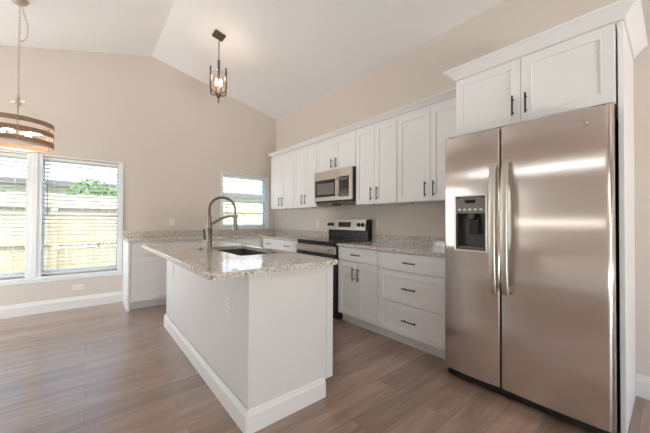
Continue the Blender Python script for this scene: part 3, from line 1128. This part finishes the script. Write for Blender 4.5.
def fridge_door(name, ya, yb, ra, rb, hole=None):
    ys = set()
    for k in range(25):
        ys.add(round(ya + (yb - ya) * k / 24, 5))
    for r_, y_, s_ in ((ra, ya, -1), (rb, yb, 1)):
        for k in range(9):
            ys.add(round(y_ + s_ * r_ * (1 - math.cos(PI / 2 * k / 8)), 5))
    z0, z1 = .068, 1.806
    zs = [z0, z0 + .006, z1 - .006, z1]
    if hole:
        ys = {y for y in ys if min(abs(y - hole[0]), abs(y - hole[1])) > .004} | {hole[0], hole[1]}
        zs += [hole[2], hole[3]]
    ys = sorted(ys, reverse=True)
    zs = sorted(zs)
    mb = MB()

    def fx(y):
        m = (ya + yb) / 2
        r = ra if y > m else rb
        return bow(y, ya, yb, r)
    G = [[mb.bm.verts.new((fx(y) + (.006 if i in (0, len(zs) - 1) else 0), y, z)) for y in ys] for i, z in enumerate(zs)]
    for i in range(len(zs) - 1):
        for j in range(len(ys) - 1):
            cy_, cz_ = (ys[j] + ys[j + 1]) / 2, (zs[i] + zs[i + 1]) / 2
            if hole and hole[1] < cy_ < hole[0] and hole[2] < cz_ < hole[3]:
                continue
            mb.bm.faces.new((G[i][j], G[i][j + 1], G[i + 1][j + 1], G[i + 1][j]))
    xb = -.704
    B = [[mb.bm.verts.new((xb, y, z)) for y in (ys[0], ys[-1])] for z in zs]
    mb.bm.faces.new((B[0][0], B[0][1], B[-1][1], B[-1][0]))
    for i in range(len(zs) - 1):
        mb.bm.faces.new((B[i][0], G[i][0], G[i + 1][0], B[i + 1][0]))
        mb.bm.faces.new((B[i][1], B[i + 1][1], G[i + 1][-1], G[i][-1]))
    mb.bm.faces.new([B[0][0]] + G[0] + [B[0][1]])
    mb.bm.faces.new(([B[-1][0]] + G[-1] + [B[-1][1]])[::-1])
    return part(name, mb, M_STEEL, fg, smooth=35)


HOLE = (-4.010, -4.220, .968, 1.355)
d1 = fridge_door('freezer_door', GY1, GS + .003, .012, .012, HOLE)
d2 = fridge_door('fridge_door', GS - .003, GY0, .012, .030)


def fridge_handle(yc, parent):
    mb = MB()
    w, t = .020, .010
    zs = [.698 + (1.562 - .698) * k / 24 for k in range(25)]
    rings = []
    for z in zs:
        q = (z - 1.13) / .432
        x = -.838 + .020 * q * q * q * q + .006 * q * q
        if abs(q) > .96:
            x += .012 * (abs(q) - .96) / .04
        prof = [(-w, t), (-w, -.002), (-w * .8, -t * .75), (0, -t), (w * .8, -t * .75), (w, -.002), (w, t)]
        rings.append([mb.bm.verts.new((x + b, yc + a, z)) for a, b in prof])
    for i in range(len(rings) - 1):
        for k in range(7):
            k2 = (k + 1) % 7
            mb.bm.faces.new((rings[i][k], rings[i][k2], rings[i + 1][k2], rings[i + 1][k]))
    mb.bm.faces.new(rings[0])
    mb.bm.faces.new(rings[-1])
    for z in (.735, 1.525):
        mb.box(-.812, -.770, yc - .011, yc + .011, z - .02, z + .02, .002)
    h = part('handle', mb, M_STEEL2, parent, smooth=30)
    part('handle_screw', MB().cyl((-.795, yc - .0112, .735), (0, -1, 0), .005, .003, 10), M_CHROME, h)


fridge_handle(-4.2795, d1)
fridge_handle(-4.351, d2)
# dispenser
dx = bow(-4.115, GY1, GS + .003, .012)
fr = MB()
y1, y0, z0, z1 = HOLE[0], HOLE[1], HOLE[2], HOLE[3]
bz = .010
fr.box(dx - .006, dx + .004, y1 - .002, y1 + bz, z0 - bz, z1 + bz, .002)
fr.box(dx - .006, dx + .004, y0 - bz, y0 + .002, z0 - bz, z1 + bz, .002)
fr.box(dx - .006, dx + .004, y0 + .002, y1 - .002, z0 - bz, z0 + .003, .002)
fr.box(dx - .006, dx + .004, y0 + .002, y1 - .002, z1 - .002, z1 + bz, .002)
ds = part('dispenser', fr, M_STEEL2, d1)
cav = MB()
zc = 1.232
bx0 = dx + .060
cav.box(dx + .002, bx0, y1 - .012, y1 - .001, z0 + .001, zc).box(dx + .002, bx0, y0 + .001, y0 + .012, z0 + .001, zc)
cav.box(bx0, bx0 + .008, y0 + .001, y1 - .001, z0 + .001, zc).box(dx + .002, bx0, y0 + .012, y1 - .012, z0 + .001, z0 + .014)
part('cavity', cav, M_DGREY, ds, label='dark recessed cavity')
arcp = [(y0 + .002, zc + .0005), (y1 - .002, zc + .0005)]
for k in range(13):
    t = k / 12
    yy = y1 - .002 + (y0 - y1 + .004) * t
    arcp.append((yy, z1 - .016 + .012 * math.sin(PI * t)))
cpn = part('control_panel', MB().prism(arcp, dx - .004, dx + .010, 'x'), M_GREYPL, ds)
part('clock_display', MB().box(dx - .0055, dx - .0041, -4.152, -4.080, 1.305, 1.330), M_BGLASS, cpn)
for k in range(5):
    yy = -4.04 - k * .0375
    part('button', MB().box(dx - .0058, dx - .0041, yy - .010, yy + .010, 1.252, 1.266, .0006), M_PLATE if k in (0,) else M_STEEL2, cpn)
part('nozzle', MB().lathe([(0, 1.195), (.016, 1.195), (.022, 1.215), (.024, 1.2315), (0, 1.2315)], dx + .028, -4.115, 16), M_GREYPL, ds, smooth=40)
part('paddle', MB().prism([(dx + .020, 1.085), (dx + .026, 1.085), (dx + .052, 1.205), (dx + .046, 1.205)], -4.158, -4.098, 'y'), M_BGLASS, ds)
part('drip_tray', MB().box(dx + .004, bx0 - .002, y0 + .016, y1 - .016, z0 + .0145, z0 + .022, .001), M_GREYPL, ds)
# round embossed maker's badge near the top of the right door
by, bz_ = -4.735, 1.727
bx = bow(by, GS - .003, GY0, .030)
bg = MB()
ring = [Vector((bx - .002, by + .026 * math.cos(t), bz_ + .020 * math.sin(t))) for t in [2 * PI * k / 28 for k in range(28)]]
bg.tube(ring, .0014, 6, closed=True)
M_BADGE = metal('badge_silver', (0.80, 0.79, 0.78), 0.22)
bdg = part('badge', bg, M_BADGE, d2, smooth=60)
mk = MB()
pts = [Vector((bx - .002, by + .002 + (.010 * math.cos(t)), bz_ + .008 * math.sin(t))) for t in [.6 + 4.8 * k / 18 for k in range(19)]]
mk.tube(pts, .0013, 6)
pts = [Vector((bx - .002, by - .008 + (.007 * math.cos(t)), bz_ + .009 * math.sin(t))) for t in [.9 + 4.4 * k / 18 for k in range(19)]]
mk.tube(pts, .0013, 6)
part('monogram', mk, M_BADGE, bdg, smooth=60)


# ------------------------------------------------------------------ outlets and switch plates
def plate(name, label, c, normal, kind='outlet', horizontal=False):
    """normal: '-y', '-x'"""
    t = thing(name, label, 'outlet' if kind == 'outlet' else 'switch', c, 0, 'white wall plates')
    w, h = (.115, .072) if horizontal else (.072, .115)
    M = Matrix.Translation(c)
    if normal == '-x':
        M = M @ Matrix.Rotation(RN, 4, 'Z')
    part('plate', MB().box(-w / 2, w / 2, -.006, -.0008, -h / 2, h / 2, .002).xform(M), M_PLATE, t)
    if kind == 'outlet':
        for s in (-1, 1):
            ux, uz = (s * .024, 0) if horizontal else (0, s * .022)
            f = part('socket', MB().box(ux - .015, ux + .015, -.0078, -.0062, uz - .014, uz + .014, .0006).xform(M), M_PLATE, t)
            sl = MB()
            if horizontal:
                sl.box(ux - .006, ux + .006, -.0082, -.0079, uz + .005, uz + .0075).box(ux - .006, ux + .006, -.0082, -.0079, uz - .0075, uz - .005)
            else:
                sl.box(ux - .0075, ux - .005, -.0082, -.0079, uz - .006, uz + .006).box(ux + .005, ux + .0075, -.0082, -.0079, uz - .006, uz + .006)
            part('slots', sl.xform(M), M_DGREY, f)
    else:
        part('rocker', MB().box(-.0165, .0165, -.0098, -.0062, -.033, .033, .001).xform(M), M_PLATE, t)


plate('wall_outlet', 'white outlet plate lying sideways low on the wall under the wide window', (-2.968, 0, .270), '-y', horizontal=True)
plate('wall_outlet', 'white outlet plate on the back wall above the granite backsplash, left of the faucet', (-1.848, 0, 1.135), '-y')
plate('light_switch', 'white switch plate on the right wall between the corner and the range', (0, -1.362, 1.118), '-x', 'switch')
plate('wall_outlet', 'white outlet plate on the right wall, nearest the back corner', (0, -.272, 1.09), '-x')
plate('wall_outlet', 'white outlet plate on the right wall, just right of the range', (0, -2.615, 1.135), '-x')
plate('wall_outlet', 'white outlet plate on the long side of the island, near its front corner', (IX0, -3.243, .635), '-x')
plate('wall_outlet', 'white outlet plate on the long side of the island, near its far end', (IX0, -1.720, .640), '-x')

# ------------------------------------------------------------------ pendant light
PX, PY = -1.618, -1.362
PZ = ceil_z(PX)
pd = thing('pendant_light', 'small dark bronze pendant light with bulbs hanging from the sloped ceiling', 'pendant light', (PX, PY, PZ))
tilt = math.atan(SL_R)
Mc = Matrix.Translation((PX, PY, PZ)) @ Matrix.Rotation(tilt, 4, 'Y')
part('canopy', MB().box(-.068, .068, -.068, .068, -.026, -.001, .004).xform(Mc), M_BRONZE, pd)
part('rod', MB().cyl((PX, PY, 3.20), (0, 0, 1), .006, PZ - 3.225, 10), M_BRONZE, pd, smooth=50)
part('stem', MB().cyl((PX, PY, 2.985), (0, 0, 1), .0145, .22, 14), M_BRONZE, pd, smooth=50)
hub = part('hub', MB().lathe([(0, 2.66), (.008, 2.66), (.009, 2.72), (.024, 2.73), (.024, 2.775), (.012, 2.79), (0, 2.79)], PX, PY, 18), M_BRONZE, pd, smooth=40)
# four square arms
vx, vy = .944, -.329
for sx in (-1, 1):
    for sy in (-1, 1):
        ax, ay = vx * (sx * .090 - .004) - vy * sy * .080, vy * (sx * .090 - .004) + vx * sy * .080
        part('arm', MB().tube([(PX + ax * .15, PY + ay * .15, 2.762), (PX + ax * .7, PY + ay * .7, 2.778), (PX + ax * .93, PY + ay * .93, 2.792), (PX + ax, PY + ay, 2.815),
                               (PX + ax, PY + ay, 3.075)], [.009, .009, .010, .0105, .0105], 8), M_BRONZE, pd, smooth=45)
for s in (-1, 1):
    bx_, by_ = PX + vx * .026 * s, PY + vy * .026 * s
    sc = part('socket', MB().cyl((bx_, by_, 2.79), (0, 0, 1), .013, .08, 12), paint('copper_socket_%d' % (s + 1), (.45, .20, .13), .5), pd, smooth=40)
    part('bulb', MB().lathe([(0, 2.87), (.010, 2.872), (.016, 2.895), (.0175, 2.915), (.014, 2.94), (.006, 2.962), (0, 2.966)], bx_, by_, 14), M_BULB, sc, smooth=60)
gl = MB()
gl.lathe([(.082, 2.835), (.084, 3.045), (.082, 3.045), (.080, 2.837)], PX, PY, 32, True)
part('glass_shade', gl, M_SHADEGL, pd, smooth=40)
pl = bpy.data.lights.new('pendant_bulb_light', 'POINT')
pl.energy = 7
pl.color = (1.0, .80, .66)
pl.shadow_soft_size = .03
plo = bpy.data.objects.new('pendant_bulb_light', pl)
COL.objects.link(plo)
plo.location = (PX, PY, 3.0)

# ------------------------------------------------------------------ chandelier
HX0, HY0 = -3.420, -.993
HZ = ceil_z(HX0)
ch = thing('drum_chandelier', 'round chandelier of three wooden bands hanging on a chain before the windows', 'chandelier', (HX0, HY0, HZ))
RD = .262
for zb, zt in ((1.894, 1.937), (1.985, 2.030), (2.074, 2.119)):
    part('wood_band', MB().lathe([(RD, zb), (RD, zt), (RD - .007, zt), (RD - .007, zb)], HX0, HY0, 64, True), M_BWOOD, ch, smooth=40)
for k in range(3):
    a = math.radians(-83 + 120 * k)
    c, s = math.cos(a), math.sin(a)
    st = MB()
    st.box(RD - .012, RD - .0072, -.011, .011, 1.880, 2.130, .001)
    for zz in (1.9155, 2.0075, 2.0965):
        st.tube([(RD, 0, zz), (RD + .004, 0, zz)], [.006, .005], 10)
    M = Matrix.Translation((HX0, HY0, 0)) @ Matrix.Rotation(a, 4, 'Z')
    part('strap', st.xform(M), M_BRASSW, ch)
    part('hanger_rod', MB().tube([(.02, 0, 2.300), (RD - .012, 0, 2.129)], .0028, 8).xform(M), M_BRASSW, ch, smooth=50)
part('liner_ring', MB().lathe([(RD - .008, 1.877), (RD - .008, 1.893), (RD - .014, 1.893), (RD - .014, 1.877)], HX0, HY0, 64, True), M_BRASSW, ch, smooth=40)
hb = MB().lathe([(0, 2.265), (.016, 2.265), (.022, 2.285), (.022, 2.315), (.012, 2.335), (.008, 2.365), (0, 2.365)], HX0, HY0, 18)
hb.cyl((HX0 - .05, HY0 + .041, 2.310), (.772, -.635, 0), .006, .13, 8)
part('hub', hb, M_BRASSW, ch, smooth=45)
part('center_stem', MB().cyl((HX0, HY0, 2.00), (0, 0, 1), .007, .265, 10), M_BRASSW, ch, smooth=50)
for k in range(4):
    a = math.radians(-22 + 90 * k)
    c, s = math.cos(a), math.sin(a)
    sk_ = part('socket', MB().tube([(HX0, HY0, 2.017), (HX0 + .055 * c, HY0 + .055 * s, 2.017)], [.009, .009], 10)
               .tube([(HX0 + .05 * c, HY0 + .05 * s, 2.017), (HX0 + .085 * c, HY0 + .085 * s, 2.017)], [.016, .016], 14), M_BRASSW, ch, smooth=40)
    P0 = Vector((HX0 + .085 * c, HY0 + .085 * s, 2.017))
    D = Vector((c, s, 0))
    part('bulb', MB().tube([P0, P0 + D * .01, P0 + D * .03, P0 + D * .085, P0 + D * .105, P0 + D * .112], [.010, .013, .018, .018, .012, .004], 14), M_BULB, sk_, smooth=60)
lk = MB()
z = 2.365
k = 0
while z < HZ - .04:
    pts = []
    for q in range(12):
        t = 2 * PI * q / 12
        u, h = .008 * math.cos(t), .021 * math.sin(t)
        pts.append((HX0 + (u if k % 2 == 0 else 0), HY0 + (0 if k % 2 == 0 else u), z + .018 + h))
    lk.tube(pts, .0024, 5, closed=True)
    z += .0335
    k += 1
part('chain', lk, M_BRASSW, ch, smooth=60)
lk = MB()
k = 0
NL = 22
lp = []
for i in range(NL + 1):
    t = i / NL
    lp.append(Vector((HX0 + .05 * math.sin(PI * t) + .012, HY0 - .04 * math.sin(PI * t), HZ - .05 - .34 * math.sin(PI * t * .5) ** 1.0 if t < .999 else HZ - .39)))
for i in range(NL):
    p, q_ = lp[i], lp[i + 1]
    d = (q_ - p).normalized()
    side = d.cross(Vector((0, 1, 0))).normalized() if i % 2 else d.cross(Vector((1, 0, 0))).normalized()
    m = (p + q_) / 2
    L = (q_ - p).length * .62
    lk.tube([m + d * L * math.sin(2 * PI * q / 10) + side * .007 * math.cos(2 * PI * q / 10) for q in range(10)], .0022, 5, closed=True)
part('spare_chain', lk, M_BRASSW, ch, smooth=60)
Mt = Matrix.Translation((HX0, HY0, HZ)) @ Matrix.Rotation(-math.atan(SL_L), 4, 'Y')
part('canopy', MB().lathe([(0, -.034), (.02, -.033), (.045, -.026), (.062, -.012), (.064, -.001), (0, -.001)], 0, 0, 28).xform(Mt), M_BRASSW, ch, smooth=40)
cl = bpy.data.lights.new('chandelier_bulb_light', 'POINT')
cl.energy = 3.5
cl.color = (1.0, .74, .55)
cl.shadow_soft_size = .05
clo = bpy.data.objects.new('chandelier_bulb_light', cl)
COL.objects.link(clo)
clo.location = (HX0, HY0, 1.97)
